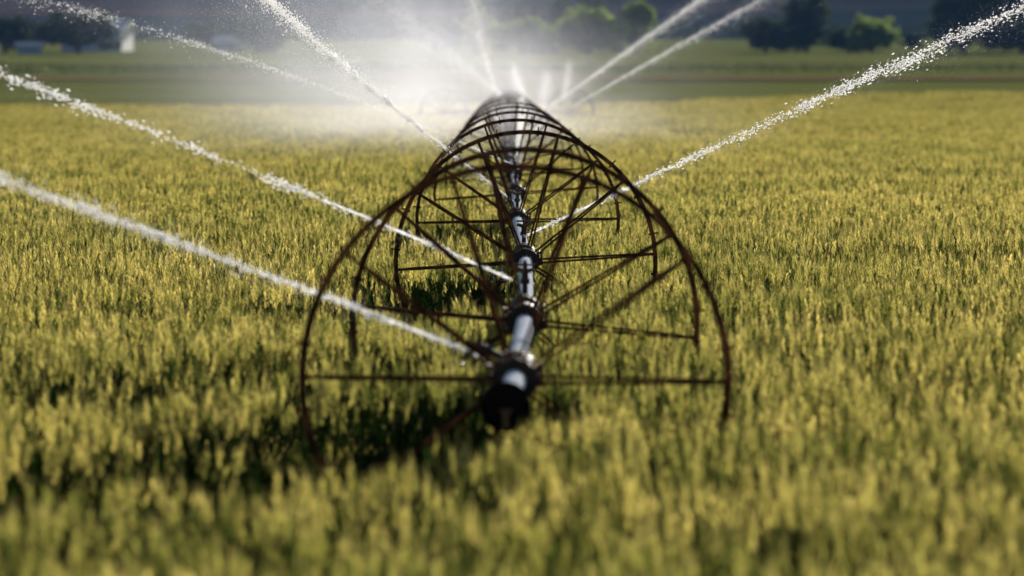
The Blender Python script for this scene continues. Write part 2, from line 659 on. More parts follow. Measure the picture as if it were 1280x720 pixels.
# ------------------------------------------------------------------ the wheel line
line = link('irrigation_wheel_line', None, None, (0, 23.4, 0))
tag(line, 'long aluminium irrigation pipe on big rusty spoked wheels running away through the wheat', 'irrigation line')
O = Vector(line.location)

# wheels: distance and pixel column of the hub
W = [(25.32, 644, 0.012), (31.33, 656, 0.094), (41.59, 657, -0.061), (53.6, 647, -0.020), (66.3, 645, -0.079)]
for k in range(1, 14):
    d = 66.3 + 12.2 * k
    W.append((d, 640 + [3, 1, -2, -3, -4, -5, -5, -6, -6, -6, -6, -6, -6][k - 1], random.Random(k * 7).uniform(-.3, .3)))


def line_x(y):
    pts = [(23.4, -0.030)] + [((d), (u - 640) * d / F) for d, u, _ in W]
    if y <= pts[0][0]:
        return pts[0][1]
    for (a, xa), (b, xb) in zip(pts, pts[1:]):
        if y <= b:
            return xa + (xb - xa) * (y - a) / (b - a)
    return pts[-1][1]


def line_z(y):
    return HUB - (0.025 * smooth(25.2, 23.4, y) if y < 25.2 else 0)


# shared wheel meshes
rim_mb = MB()
ro, ri, hw = R, R - 0.031, 0.05
rim_mb.ring_y([(ri, -hw), (ro - .008, -hw), (ro, -hw + .006), (ro, hw - .006), (ro - .008, hw), (ri, hw), (ri, hw - .008), (ro - .012, hw - .010), (ro - .012, -hw + .010), (ri, -hw + .008)], 80)
for k in range(20):
    an = 2 * PI * (k + .5) / 20
    rm = Matrix.Rotation(-an, 3, 'Y')
    rim_mb.box(rm @ Vector((ro + .012, 0, 0)), (0.030, 0.10, 0.010), rm)
    rim_mb.box(rm @ Vector((ro - .036, 0, 0)), (0.016, 0.05, 0.016), rm)
RIM = rim_mb.mesh('wheel_rim', MAT['rust'])

sp_mb = MB()
for s in (-1, 1):
    sp_mb.tube([(0.045, 0.085 * s, 0.012 * s), (0.16, 0.082 * s, 0.010 * s), (R - 0.16, 0.028 * s, 0.006 * s), (R - 0.02, 0.016 * s, 0)], 0.0088, 6)
sp_mb.box((R - 0.035, 0, 0), (0.03, 0.045, 0.022))
SPOKE = sp_mb.mesh('wheel_spoke', MAT['rust'])

hub_mb = MB()
hub_mb.ring_y([(0.052, -.10), (0.066, -.10), (0.066, .10), (0.052, .10)], 24)
for s in (-1, 1):
    hub_mb.ring_y([(0.060, .078 * s), (0.098, .078 * s), (0.098, .092 * s), (0.060, .092 * s)], 24)
    for k in range(10):
        an = 2 * PI * k / 10
        hub_mb.tube([(math.cos(an) * .082, .072 * s, math.sin(an) * .082), (math.cos(an) * .082, .106 * s, math.sin(an) * .082)], 0.011, 6)
for sx in (-1, 1):
    hub_mb.box((0.092 * sx, 0, 0), (0.05, 0.13, 0.012))
    hub_mb.box((0.092 * sx, 0, 0.018), (0.05, 0.13, 0.010))
    for q in (-.045, .045):
        hub_mb.tube([(0.096 * sx, q, -.035), (0.096 * sx, q, .045)], 0.009, 6)
HUBM = hub_mb.mesh('wheel_hub', MAT['dark'])

bolt_mb = MB()
for sx in (1,):
    for q in (-.05, -.02, .015, .05):
        bolt_mb.tube([(0.118 * sx, q, -.03), (0.118 * sx, q, .055)], 0.0085, 8)
        bolt_mb.box((0.110 * sx, q * .9, -.02), (.03, .045, .02))
        bolt_mb.tube([(0.118 * sx, q, .055), (0.118 * sx, q, .068)], 0.015, 6)
BOLT = bolt_mb.mesh('hub_bolts', MAT['brass'])


crm = MB()
crm.ring_y([(R - .085, -.07), (R, -.07), (R, .07), (R - .085, .07)], 64)
CART_RIM = crm.mesh('cart_wheel_rim', MAT['dark'])


def wheel(name, parent, loc, roll, bolts=False, rim=None):
    w_ = link(name, None, parent, loc, (0, roll, 0))
    link('rim', rim or RIM, w_)
    link('hub', HUBM, w_)
    for k in range(10):
        link('spoke', SPOKE, w_, (0, 0, 0), (0, -2 * PI * k / 10, 0))
    if bolts:
        link('clamp_bolt', BOLT, w_)
        link('clamp_bolt', BOLT, w_, (0, 0, 0), (0, 0, PI))
    return w_


for i, (d, u, roll) in enumerate(W):
    wheel('wheel', line, Vector((line_x(d), d, HUB)) - O, roll, bolts=i < 4)

# couplers (dark drums behind each hub)
cp_mb = MB()
cp_mb.ring_y([(0.050, -.62), (0.068, -.62), (0.068, -.12), (0.084, -.10), (0.090, -.07), (0.090, .19), (0.083, .22), (0.060, .25), (0.050, .25)], 32)
cp_mb.ring_y([(0.088, -.02), (0.097, -.02), (0.097, .015), (0.088, .015)], 32)
cp_mb.box((0.094, 0.05, 0), (0.03, 0.14, 0.03))
cp_mb.box((-0.094, 0.05, 0), (0.03, 0.14, 0.03))
cp_mb.tube([(0.10, -.06, .01), (0.112, 0.02, .035), (0.10, .14, .01)], 0.008, 6)
COUP = cp_mb.mesh('coupler', MAT['dark'])

# impact sprinkler on a short riser
sb = MB()
sb.tube([(0, 0, 0.050), (0, 0, 0.075), (0, 0, 0.078), (0, 0, 0.14)], [0.034, 0.034, 0.017, 0.016], 12)
sb.tube([(0, 0, 0.135), (0, 0, 0.165)], 0.028, 8)
sb.tube([(0, 0, 0.165), (0, 0, 0.215)], [0.022, 0.020], 10)
RISER = sb.mesh('sprinkler_riser', MAT['dark'])
sh = MB()
sh.tube([(0.0, 0, 0.205), (-0.085, 0, 0.242)], [0.017, 0.011], 10)
sh.tube([(0.0, 0, 0.205), (0.055, 0, 0.222)], [0.016, 0.011], 10)
sh.tube([(0, -.022, .20), (0, -.030, .225), (0, -.02, .262), (0, .02, .262), (0, .030, .225), (0, .022, .20)], 0.0065, 6)
sh.tube([(0, 0, 0.215), (0, 0, 0.275)], 0.009, 8)
sh.tube([(0.06, 0.012, .247), (-.10, 0.012, .247), (-.115, 0, .240)], [0.008, 0.007, 0.013], 6)
HEAD = sh.mesh('sprinkler_head', MAT['brass'])

ends = []
sprinklers = {}
for i, (d, u, roll) in enumerate(W):
    cd = d + (0.75 if i == 0 else 1.45)
    if d > 215:
        cd = d + 1.0
    c = link('coupler', COUP, line, Vector((line_x(cd), cd, HUB)) - O, (0, 0, 0))
    sd = cd + 0.62
    tilt = -1.15 if i == 0 else 0.0
    sz = HUB
    s_ = link('sprinkler', RISER, line, Vector((line_x(sd), sd, sz)) - O, (0, tilt, 0))
    az = {2: PI, 3: 0.6, 6: -1.57, 7: -1.2}.get(i, random.Random(i).uniform(-.4, .4))
    link('nozzle', HEAD, s_, (0, 0, 0), (0, 0, az))
    ends.append(cd)
    sprinklers[i] = Vector((line_x(sd), sd, HUB + 0.23))

# pipe sections between couplers
prev = 23.75
for i, e_ in enumerate(ends):
    a, b = prev + (0.0 if i == 0 else 0.12), e_ - 0.10
    mb = MB()
    n = 8
    p = []
    for k in range(n + 1):
        y = a + (b - a) * k / n
        mid = 4 * (k / n) * (1 - k / n)
        p.append(Vector((line_x(y), y, line_z(y) - 0.012 * mid * (b - a) / 12)) - O)
    mb.tube(p, 0.0508, 20)
    link('pipe_section', mb.mesh('pipe_section', MAT['alu']), line)
    prev = e_
# end plug: a dark bell with a drain cock
ep = MB()
ep.ring_y([(0.0001, -.125), (0.030, -.122), (0.066, -.104), (0.090, -.070), (0.100, -.03), (0.100, .05), (0.088, .085), (0.066, .10), (0.062, .55), (0.0001, .55)], 32)
ep.ring_y([(0.098, .0), (0.106, .0), (0.106, .03), (0.098, .03)], 32)
plug = link('end_plug', ep.mesh('end_plug', MAT['rubber']), line, Vector((line_x(23.55), 23.62, line_z(23.4))) - O)
dc = MB()
dc.tube([(0, -.105, -.03), (0, -.15, -.03)], 0.014, 10)
dc.tube([(0, -.15, -.03), (0, -.152, -.06), (0.004, -.15, -.075)], [0.012, .011, .010], 8)
dc.box((0, -.13, -.008), (0.05, 0.010, 0.010))
link('drain_cock', dc.mesh('drain_cock', MAT['brass']), plug)

# the motor cart far along the line, half lost in spray
CD = 226.0
cx = -0.20
cart = link('drive_cart', None, None, (cx, CD, 0))
tag(cart, 'motor cart of the irrigation line far off in white spray, wheels set wide apart', 'drive cart')
for sx in (-1, 1):
    for sy in (-.55, .55):
        wheel('cart_wheel', cart, (2.51 * sx, sy, R), 0.1 * sx + sy, rim=CART_RIM)
fm = MB()
for sy in (-.55, .55):
    fm.box((0, sy, R), (5.0, 0.08, 0.10))
    fm.box((0, sy, R + .32), (1.5, 0.06, 0.06))
for x in (-2.3, -.7, .7, 2.3):
    fm.box((x, 0, R - .004), (0.08, 1.03, 0.09))
for x in (-.7, .7):
    for sy in (-.55, .55):
        fm.box((x, sy, R + .17), (0.05, 0.05, 0.24))
link('cart_frame', fm.mesh('cart_frame', MAT['rust'], False), cart)
em = MB()
em.box((0, 0, R + .50), (0.6, 0.5, 0.30))
em.tube([(.18, 0, R + .65), (.18, 0, R + .86)], 0.03, 8)
em.tube([(-.12, 0, R + .65), (-.12, 0, R + .72)], 0.09, 12)
link('engine', em.mesh('engine', MAT['paint']), cart)

# ------------------------------------------------------------------ water
ico_v = None


def drops_mesh(name, pts, rad, axis=None, stretch=None):
    """one mesh of many small drops (octahedra rounded by smooth shading)"""
    base = np.array([(1, 0, 0), (-1, 0, 0), (0, 1, 0), (0, -1, 0), (0, 0, 1), (0, 0, -1)], float)
    tri = np.array([(0, 2, 4), (2, 1, 4), (1, 3, 4), (3, 0, 4), (2, 0, 5), (1, 2, 5), (3, 1, 5), (0, 3, 5)])
    n = len(pts)
    off = base[None] * rad[:, None, None]
    if axis is not None:
        al = (off * axis[:, None, :]).sum(2, keepdims=True)
        off = off + axis[:, None, :] * al * (stretch[:, None, None] - 1)
    V = (pts[:, None, :] + off).reshape(-1, 3)
    T = (tri[None] + (np.arange(n) * 6)[:, None, None]).reshape(-1, 3)
    return np_mesh(name, V, T, MAT['water'], smooth_shade=True)


def jet(label, start, pts_px, seed, n_core, n_spray, w0, w1, drop=(0.003, 0.006), extend=1.6, clump=0.5, fall=0.25, core_len=0.25, group='water jets thrown by the sprinklers', name='water_jet', spray_w=3.0):
    """a thrown stream: a glassy core that breaks into drops. start / pts: points in the place the stream passes through."""
    r_ = np.random.default_rng(seed)
    n_core = int(n_core * 1.25)
    P = [Vector(start)] + [Vector(p) for p in pts_px]
    # quadratic fit through the points over their arc length
    arc = [0.0]
    for a, b in zip(P, P[1:]):
        arc.append(arc[-1] + (b - a).length)
    arc = np.array(arc)
    X = np.array([tuple(p) for p in P])
    deg = 2 if len(P) > 2 else 1
    X0 = X[0]
    A = np.stack([arc ** k for k in range(1, deg + 1)], 1)
    coef, *_ = np.linalg.lstsq(A, X - X0, rcond=None)
    tot = arc[-1] * extend

    def pos_(s):
        return X0 + sum(coef[k - 1] * (s[:, None] ** k) for k in range(1, deg + 1))

    def tan_(s):
        t = sum(k * coef[k - 1] * (s[:, None] ** (k - 1)) for k in range(1, deg + 1))
        return t / np.linalg.norm(t, axis=1, keepdims=True)

    root = link(name, None, None, tuple(X0))
    tag(root, label, 'water jet', group)
    # core stream tube
    m = 40
    s = np.linspace(0, tot * core_len, m)
    cp = pos_(s) - X0
    mb = MB()
    rr = []
    ph = r_.uniform(0, 6.28, 4)
    for k in range(m):
        f = k / (m - 1)
        wob = 1 + 0.28 * f * (math.sin(k * 1.9 + ph[0]) + math.sin(k * 0.83 + ph[1]))
        rr.append(max(0.0012, (w0 * (0.8 + 0.5 * f)) * wob * (1 - f) ** 0.35))
    mb.tube([tuple(p) for p in cp], rr, 8)
    link('stream', mb.mesh('stream', MAT['water']), root)
    # clumped drops along the stream
    ncl = int(60 + tot * 14)
    cs = r_.random(ncl) ** 0.9 * tot
    cw = r_.gamma(0.55, 1.0, ncl)
    pick = r_.choice(ncl, n_core, p=cw / cw.sum())
    clumped = r_.random(n_core) < clump
    s = np.where(clumped, cs[pick] + r_.normal(0, 0.035 + 0.010 * cs[pick], n_core), r_.random(n_core) * tot)
    s = np.clip(s, 0.002, tot)
    f = s / arc[-1]
    wid = w0 * 0.55 + w1 * np.clip(f, 0, 3) ** 0.85
    cl_off = r_.normal(0, 1, (ncl, 3))
    off = r_.normal(0, 1, (n_core, 3)) * 0.6 * np.exp(0.6 * r_.normal(0, 1, (n_core, 1))) + np.where(clumped[:, None], cl_off[pick] * 0.7, 0)
    p = pos_(s) + off * wid[:, None]
    sag = r_.exponential(1.0, n_core) * fall * w1 * f ** 1.3
    p[:, 2] -= sag
    n_drop = n_core
    rad = 0.86 * r_.uniform(drop[0], drop[1], n_core) * (0.6 + 0.7 * r_.random(n_core)) * (0.9 + 0.25 * np.clip(f, 0, 1.5))
    ax = tan_(s)
    me = drops_mesh('drops', p - X0, rad, ax, r_.uniform(1.0, 2.6, n_core))
    link('drops', me, root)['kind'] = 'stuff'
    # fine spray veil round and below the stream
    if n_spray:
        s = r_.random(n_spray) ** 0.7 * tot
        f = s / arc[-1]
        wid = (w0 + w1 * np.clip(f, 0, 3)) * spray_w
        off = r_.normal(0, 1, (n_spray, 3)) * wid[:, None]
        p = pos_(s) + off
        p[:, 2] -= r_.exponential(1.0, n_spray) * fall * 3 * w1 * f
        p[:, 2] = np.maximum(p[:, 2], 0.75)
        rad = r_.uniform(0.25, 0.6, n_spray) * drop[0]
        link('spray', drops_mesh('spray', p - X0, rad), root)['kind'] = 'stuff'
    return root


J = jet
# near streams
J('nearest water jet, thrown up to the left from the tilted sprinkler at the first wheel', at(612, 449, 26.7),
  [at(440, 383, 26.6), at(110, 262, 26.3), at(0, 222, 26.2)], 1, 3600, 5000, 0.009, 0.011, (0.0026, 0.0052), 2.2, 0.50, 0.5, 0.22)
J('water jet thrown to the left from the sprinkler behind the second wheel', at(641, 350, 33.4),
  [at(440, 265, 33.2), at(170, 155, 33.0), at(10, 95, 32.8)], 2, 2900, 4000, 0.009, 0.013, (0.0026, 0.0060), 1.9, 0.75, 0.6, 0.20)
J('water jet thrown to the right across the wheat, passing the right side of the rims', at(655, 296, 43.6),
  [at(760, 245, 43.6), at(900, 180, 43.6), at(1100, 88, 43.4), at(1270, 10, 43.2)], 3, 4200, 12000, 0.009, 0.022, (0.0026, 0.0062), 1.5, 0.7, 1.0, 0.16, spray_w=2.6)
J('water jet climbing steeply to the left from behind the fourth wheel, sharp white beads', at(641, 251, 55.6),
  [at(564, 190, 53), at(512, 147, 51), at(420, 76, 47.5), at(372, 28, 45.3)], 4, 6000, 20000, 0.010, 0.024, (0.003, 0.0065), 1.5, 0.6, 0.8, 0.16, spray_w=5.5)
J('long faint water jet reaching low to the far left past the white barn', at(641, 206, 68.3),
  [at(564, 172, 68), at(420, 113, 67.5), at(262, 59, 67), at(75, 3, 66)], 5, 2000, 9000, 0.008, 0.030, (0.003, 0.006), 1.3, 0.5, 1.2, 0.08, spray_w=3.2)
# far streams in the mist
J('upper of two far water jets slanting up to the right out of the white mist', at(662, 152, 122),
  [at(722, 108, 119), at(840, 22, 114), at(880, -6, 112)], 6, 5000, 16000, 0.02, 0.028, (0.004, 0.008), 1.4, 0.1, 2.5, 0.1, spray_w=2.0)
J('lower of two far water jets slanting up to the right out of the white mist', at(660, 166, 112),
  [at(741, 118, 111), at(840, 60, 109), at(950, -2, 108)], 7, 3500, 14000, 0.015, 0.024, (0.0035, 0.007), 1.4, 0.1, 2.5, 0.06, spray_w=2.2)
J('broad far water jet fanning up to the left out of the white mist', at(632, 124, 150),
  [at(590, 86, 152), at(526, 30, 156), at(480, -8, 158)], 8, 5000, 36000, 0.05, 0.22, (0.004, 0.009), 1.4, 0.0, 3.0, 0.06, spray_w=2.2)
J('far water jet rising nearly upright above the wheels into the trees', at(622, 120, 135),
  [at(611, 82, 130), at(600, 40, 125), at(592, -4, 121)], 9, 3500, 26000, 0.04, 0.15, (0.004, 0.008), 1.3, 0.0, 1.5, 0.06, spray_w=2.2)
J('small white plume, left of three spiking up over the far wheels', at(655, 118, 205), [at(648, 100, 206), at(641, 78, 207)], 10, 900, 12000, 0.05, 0.10, (0.006, 0.011), 1.0, 0.0, 3.0, 0.02, spray_w=1.0)
J('small white plume, middle and widest of three spiking up over the far wheels', at(676, 122, 215), [at(681, 104, 216), at(685, 86, 217)], 11, 1200, 16000, 0.06, 0.20, (0.006, 0.011), 1.0, 0.0, 2.0, 0.02, spray_w=1.0)
J('small white plume, right of three spiking up over the far wheels', at(704, 122, 222), [at(708, 98, 223), at(712, 74, 224)], 12, 900, 12000, 0.05, 0.13, (0.006, 0.011), 1.0, 0.0, 2.5, 0.02, spray_w=1.0)
J('bright water jet thrown straight up the line from behind the sixth wheel', at(645, 212, 80.6),
  [at(648, 180, 88), at(651, 140, 97)], 13, 9000, 12000, 0.018, 0.06, (0.003, 0.006), 1.3, 0.1, 1.4, 0.06, spray_w=2.5)


# soft mist hanging over the far wheels
def mist(name, label, c, rad, dens, g, seed, blotch=0.85, power=2.0, col=(0.97, 0.97, 1.0)):
    bm = bmesh.new()
    bmesh.ops.create_icosphere(bm, subdivisions=3, radius=1.0)
    me = bpy.data.meshes.new(name)
    bm.to_mesh(me)
    bm.free()
    o = link(name, me, None, c)
    o.scale = rad
    m, nt, out = new_mat(name + '_air')
    tc = N(nt, 'ShaderNodeTexCoord')
    ln = N(nt, 'ShaderNodeVectorMath', operation='LENGTH')
    nt.links.new(tc.outputs['Object'], ln.inputs[0])
    mr = N(nt, 'ShaderNodeMapRange', interpolation_type='SMOOTHERSTEP')
    mr.inputs['From Min'].default_value = 1.0
    mr.inputs['From Max'].default_value = 0.0
    nt.links.new(ln.outputs['Value'], mr.inputs['Value'])
    pw = N(nt, 'ShaderNodeMath', operation='POWER')
    nt.links.new(mr.outputs[0], pw.inputs[0])
    pw.inputs[1].default_value = power
    mp = N(nt, 'ShaderNodeMapping')
    mp.inputs['Location'].default_value = (seed, seed * .7, 0)
    mp.inputs['Scale'].default_value = (3.6, 3.0, 2.2)
    nt.links.new(tc.outputs['Object'], mp.inputs['Vector'])
    nz = N(nt, 'ShaderNodeTexNoise')
    nz.inputs['Scale'].default_value = 1.3
    nz.inputs['Detail'].default_value = 4
    nz.inputs['Distortion'].default_value = 0.8
    nt.links.new(mp.outputs[0], nz.inputs['Vector'])
    m2 = N(nt, 'ShaderNodeMapRange')
    m2.inputs['From Min'].default_value = 0.3
    m2.inputs['From Max'].default_value = 0.7
    m2.inputs['To Min'].default_value = 1 - blotch
    m2.inputs['To Max'].default_value = 1 + blotch
    nt.links.new(nz.outputs['Fac'], m2.inputs['Value'])
    mu = N(nt, 'ShaderNodeMath', operation='MULTIPLY')
    nt.links.new(pw.outputs[0], mu.inputs[0])
    nt.links.new(m2.outputs[0], mu.inputs[1])
    m3 = N(nt, 'ShaderNodeMath', operation='MULTIPLY')
    nt.links.new(mu.outputs[0], m3.inputs[0])
    m3.inputs[1].default_value = dens
    pv = N(nt, 'ShaderNodeVolumePrincipled')
    pv.inputs['Color'].default_value = (*col, 1)
    pv.inputs['Anisotropy'].default_value = g
    nt.links.new(m3.outputs[0], pv.inputs['Density'])
    nt.links.new(pv.outputs[0], out.inputs['Volume'])
    me.materials.append(m)
    tag(o, label, 'mist', kind='stuff')
    return o


mist('mist', 'bright white water mist hanging over the far wheels of the line', (-1.5, 142, 1.5), (10.5, 74, 4.2), 0.0054, 0.35, 2.0, col=(0.88, 0.88, 1.0))
mist('mist_veil', 'thin drifting veil of spray spreading wide round the far wheels', (-3.6, 150, 3.0), (10.5, 88, 6.2), 0.0022, 0.40, 9.0, col=(0.82, 0.88, 1.0))
mist('mist_plume', 'tall plume of fine spray drifting up left of the upright far jet', (-2.2, 150, 3.6), (3.8, 62, 3.9), 0.0026, 0.35, 5.0, blotch=0.9, col=(0.9, 0.9, 1.0))

# ------------------------------------------------------------------ trees, farm, hedges
def tree(name, label, u0, u1, vtop, d, kind, seed, leaf, cat='tree', group='trees beyond the wheat field', n=5200, sink=0.0, trunk_share=0.18):
    r_ = np.random.default_rng(seed)
    rnd = random.Random(seed)
    x = ((u0 + u1) / 2 - 640) * d / F
    gzv = gz(x, d)
    h = CZ + (V0 - vtop) * d / F - gzv
    w = 1.16 * (u1 - u0) * d / F
    h *= 1.04
    root = link(name, None, None, (x, d, gzv - 0.05))
    tag(root, label, cat, group)
    lobes = []
    if kind == 'round':
        for k in range(16):
            a = rnd.uniform(0, 2 * PI)
            q = rnd.random() ** .5
            zz = rnd.uniform(.18, .85)
            env = math.sqrt(max(0.05, 1 - (2 * (zz - .45)) ** 2)) if zz > .45 else 1.0
            rr = rnd.uniform(.12, .27)
            lobes.append((math.cos(a) * q * (w / 2 - rr * w * .8) * env, math.sin(a) * q * (w / 2) * .7 * env, zz * h, rr * w, rr * w, rr * h * .75))
        lobes.append((rnd.uniform(-.1, .1) * w, 0, h * .72, w * .24, w * .24, h * .24))
        for k in range(6):
            lobes.append((rnd.uniform(-.4, .4) * w, rnd.uniform(-.25, .25) * w, h * rnd.uniform(.60, .98), w * .08, w * .08, h * .10))
    elif kind == 'bush':
        for k in range(22):
            a = rnd.uniform(0, 2 * PI)
            q = rnd.random() ** .5
            zz = rnd.uniform(.10, .62) * (1 - .35 * q)
            rr = rnd.uniform(.09, .25)
            lobes.append((math.cos(a) * q * w * .42, math.sin(a) * q * w * .34, (zz + .10 + rnd.uniform(0, .14)) * h, rr * w * .9, rr * w * .9, rr * h * 1.1))
        lobes.append((rnd.uniform(-.1, .1) * w, 0, h * .60, w * .26, w * .26, h * .36))
        for k in range(5):
            lobes.append((rnd.uniform(-.36, .36) * w, rnd.uniform(-.2, .2) * w, h * rnd.uniform(.72, .98), w * .07, w * .07, h * .10))
    else:  # tall and narrow
        for k in range(18):
            t = k / 17
            rr = (0.42 * (1 - t) ** .7 + .07) * rnd.uniform(.75, 1.15) if kind == 'cone' else (.34 * math.sin(PI * min(1, .15 + t * .83)) + .12) * rnd.uniform(.75, 1.2)
            a = rnd.uniform(0, 2 * PI)
            lobes.append((math.cos(a) * w * .12 * (1 - t), math.sin(a) * w * .12 * (1 - t), h * (.10 + .86 * t), rr * w, rr * w, h * .085))
    L = np.array(lobes)
    vol = (L[:, 3] * L[:, 4] * L[:, 5]) ** .75
    pick = r_.choice(len(L), n, p=vol / vol.sum())
    g = r_.normal(0, 1, (n, 3))
    g /= np.linalg.norm(g, axis=1, keepdims=True)
    rad = r_.random((n, 1)) ** .33 * (0.86 + .28 * r_.random((n, 1)))
    P = L[pick, :3] + g * rad * L[pick, 3:6] * (1 + .25 * r_.normal(0, 1, (n, 1)) * (r_.random((n, 1)) < .25))
    # leave some air: drop leaves where a coarse noise is low
    keep = np.array([mnoise.noise(Vector((p[0] * 1.1 / max(1, w * .12), p[1] * .5, p[2] * 1.1 / max(1, h * .12)))) > -0.28 for p in P])
    P = P[keep]
    P = P[P[:, 2] > 0.15]
    m = len(P)
    s = (w * .026 + .10) * r_.uniform(.6, 1.4, m)
    e = r_.normal(0, 1, (m, 3))
    e /= np.linalg.norm(e, axis=1, keepdims=True)
    f_ = np.cross(e, r_.normal(0, 1, (m, 3)))
    f_ /= np.linalg.norm(f_, axis=1, keepdims=True)
    bend = np.cross(e, f_) * .3
    V = np.stack([P - e * s[:, None], P + f_ * s[:, None] * .6 + bend * s[:, None], P + e * s[:, None], P - f_ * s[:, None] * .6 + bend * s[:, None]], 1).reshape(-1, 3)
    Q = np.arange(m * 4).reshape(-1, 4)
    link('crown', np_mesh('crown', V, Q, MAT[leaf]), root)
    mb = MB()
    tr = max(.08, w * .032)
    mb.tube([(0, 0, -.3), (rnd.uniform(-.1, .1), 0, h * .25), (rnd.uniform(-.2, .2), 0, h * .55), (0, 0, h * .82)], [tr * 1.25, tr, tr * .7, tr * .2], 8)
    for k in range(7):
        l_ = lobes[rnd.randrange(len(lobes))]
        z0 = min(h * rnd.uniform(.16, .5), l_[2] * .8)
        mb.tube([(0, 0, z0), (l_[0] * .5, l_[1] * .5, (z0 + l_[2]) / 2), (l_[0], l_[1], l_[2])], [tr * .55, tr * .35, tr * .12], 6)
    link('trunk', mb.mesh('trunk', MAT['bark']), root)
    return root


T = tree
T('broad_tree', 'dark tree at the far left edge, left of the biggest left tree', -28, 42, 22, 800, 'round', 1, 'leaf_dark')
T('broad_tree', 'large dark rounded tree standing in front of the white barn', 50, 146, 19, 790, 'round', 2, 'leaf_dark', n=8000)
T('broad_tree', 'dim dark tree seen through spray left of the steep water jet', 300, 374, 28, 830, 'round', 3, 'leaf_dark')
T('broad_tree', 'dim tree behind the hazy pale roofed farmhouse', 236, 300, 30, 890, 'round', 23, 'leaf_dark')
T('poplar_tree', 'pale narrow tree partly hidden by the upright far water jet', 578, 614, 8, 800, 'column', 4, 'leaf_pale')
T('conifer_tree', 'small dark pointed tree, tallest behind the left middle bush', 636, 662, 1, 860, 'cone', 5, 'leaf_dark')
T('conifer_tree', 'small dark pointed tree behind the right half of the left middle bush', 660, 678, 6, 860, 'cone', 6, 'leaf_dark')
T('conifer_tree', 'small dark pointed tree behind the left edge of the left middle bush', 618, 642, 10, 865, 'cone', 26, 'leaf_dark')
T('rounded_bush', 'low rounded green bush, left of the two big sunlit ones at centre', 614, 690, 24, 800, 'bush', 7, 'leaf_mid', 'bush', 'bushes beyond the wheat field')
T('broad_tree', 'dark spreading tree rising behind the gap between the two middle bushes', 682, 724, -4, 860, 'round', 8, 'leaf_dark')
T('broad_tree', 'dark tree behind the top of the biggest middle bush', 716, 762, -8, 870, 'round', 9, 'leaf_dark')
T('rounded_bush', 'biggest rounded green bush at centre with sunlit top', 692, 778, 12, 800, 'bush', 10, 'leaf_mid', 'bush', 'bushes beyond the wheat field', n=6500)
T('broad_tree', 'green tree right of the utility pole and the biggest bush', 774, 816, 4, 810, 'round', 11, 'leaf_mid')
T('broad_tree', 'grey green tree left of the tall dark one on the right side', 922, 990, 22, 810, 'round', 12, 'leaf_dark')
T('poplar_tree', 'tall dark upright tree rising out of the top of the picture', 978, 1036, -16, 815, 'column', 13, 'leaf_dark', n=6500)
T('rounded_bush', 'green bush with bright right side, between tall dark tree and right edge trees', 1060, 1118, 23, 800, 'bush', 14, 'leaf_mid', 'bush', 'bushes beyond the wheat field')
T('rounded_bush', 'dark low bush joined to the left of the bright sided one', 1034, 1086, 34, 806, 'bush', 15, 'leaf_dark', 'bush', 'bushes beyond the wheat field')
T('poplar_tree', 'slim pale green sapling standing between the two right bushes', 1066, 1080, 17, 803, 'column', 25, 'leaf_mid', n=1800)
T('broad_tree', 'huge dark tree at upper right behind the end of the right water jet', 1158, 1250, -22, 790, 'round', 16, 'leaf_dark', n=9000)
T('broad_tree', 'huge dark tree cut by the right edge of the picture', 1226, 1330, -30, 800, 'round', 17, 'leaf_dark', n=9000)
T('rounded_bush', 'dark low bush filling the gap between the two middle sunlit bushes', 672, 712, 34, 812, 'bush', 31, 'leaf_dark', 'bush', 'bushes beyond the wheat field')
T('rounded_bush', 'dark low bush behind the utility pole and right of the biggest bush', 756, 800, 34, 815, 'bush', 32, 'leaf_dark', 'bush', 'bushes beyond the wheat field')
T('broad_tree', 'dim tree seen through the mist left of the upright far jet', 520, 578, 22, 840, 'round', 33, 'leaf_dark')
T('broad_tree', 'dark tree in the distance between the right bush and the huge upper right trees', 1118, 1158, 44, 900, 'round', 34, 'leaf_dark')
T('rounded_bush', 'little pale bush at the foot of the gap between the middle bushes', 672, 686, 50, 780, 'bush', 18, 'leaf_pale', 'bush', 'bushes beyond the wheat field', n=1500)
T('rounded_bush', 'little pale bush at the foot of the utility pole', 764, 786, 54, 780, 'bush', 19, 'leaf_pale', 'bush', 'bushes beyond the wheat field', n=1500)


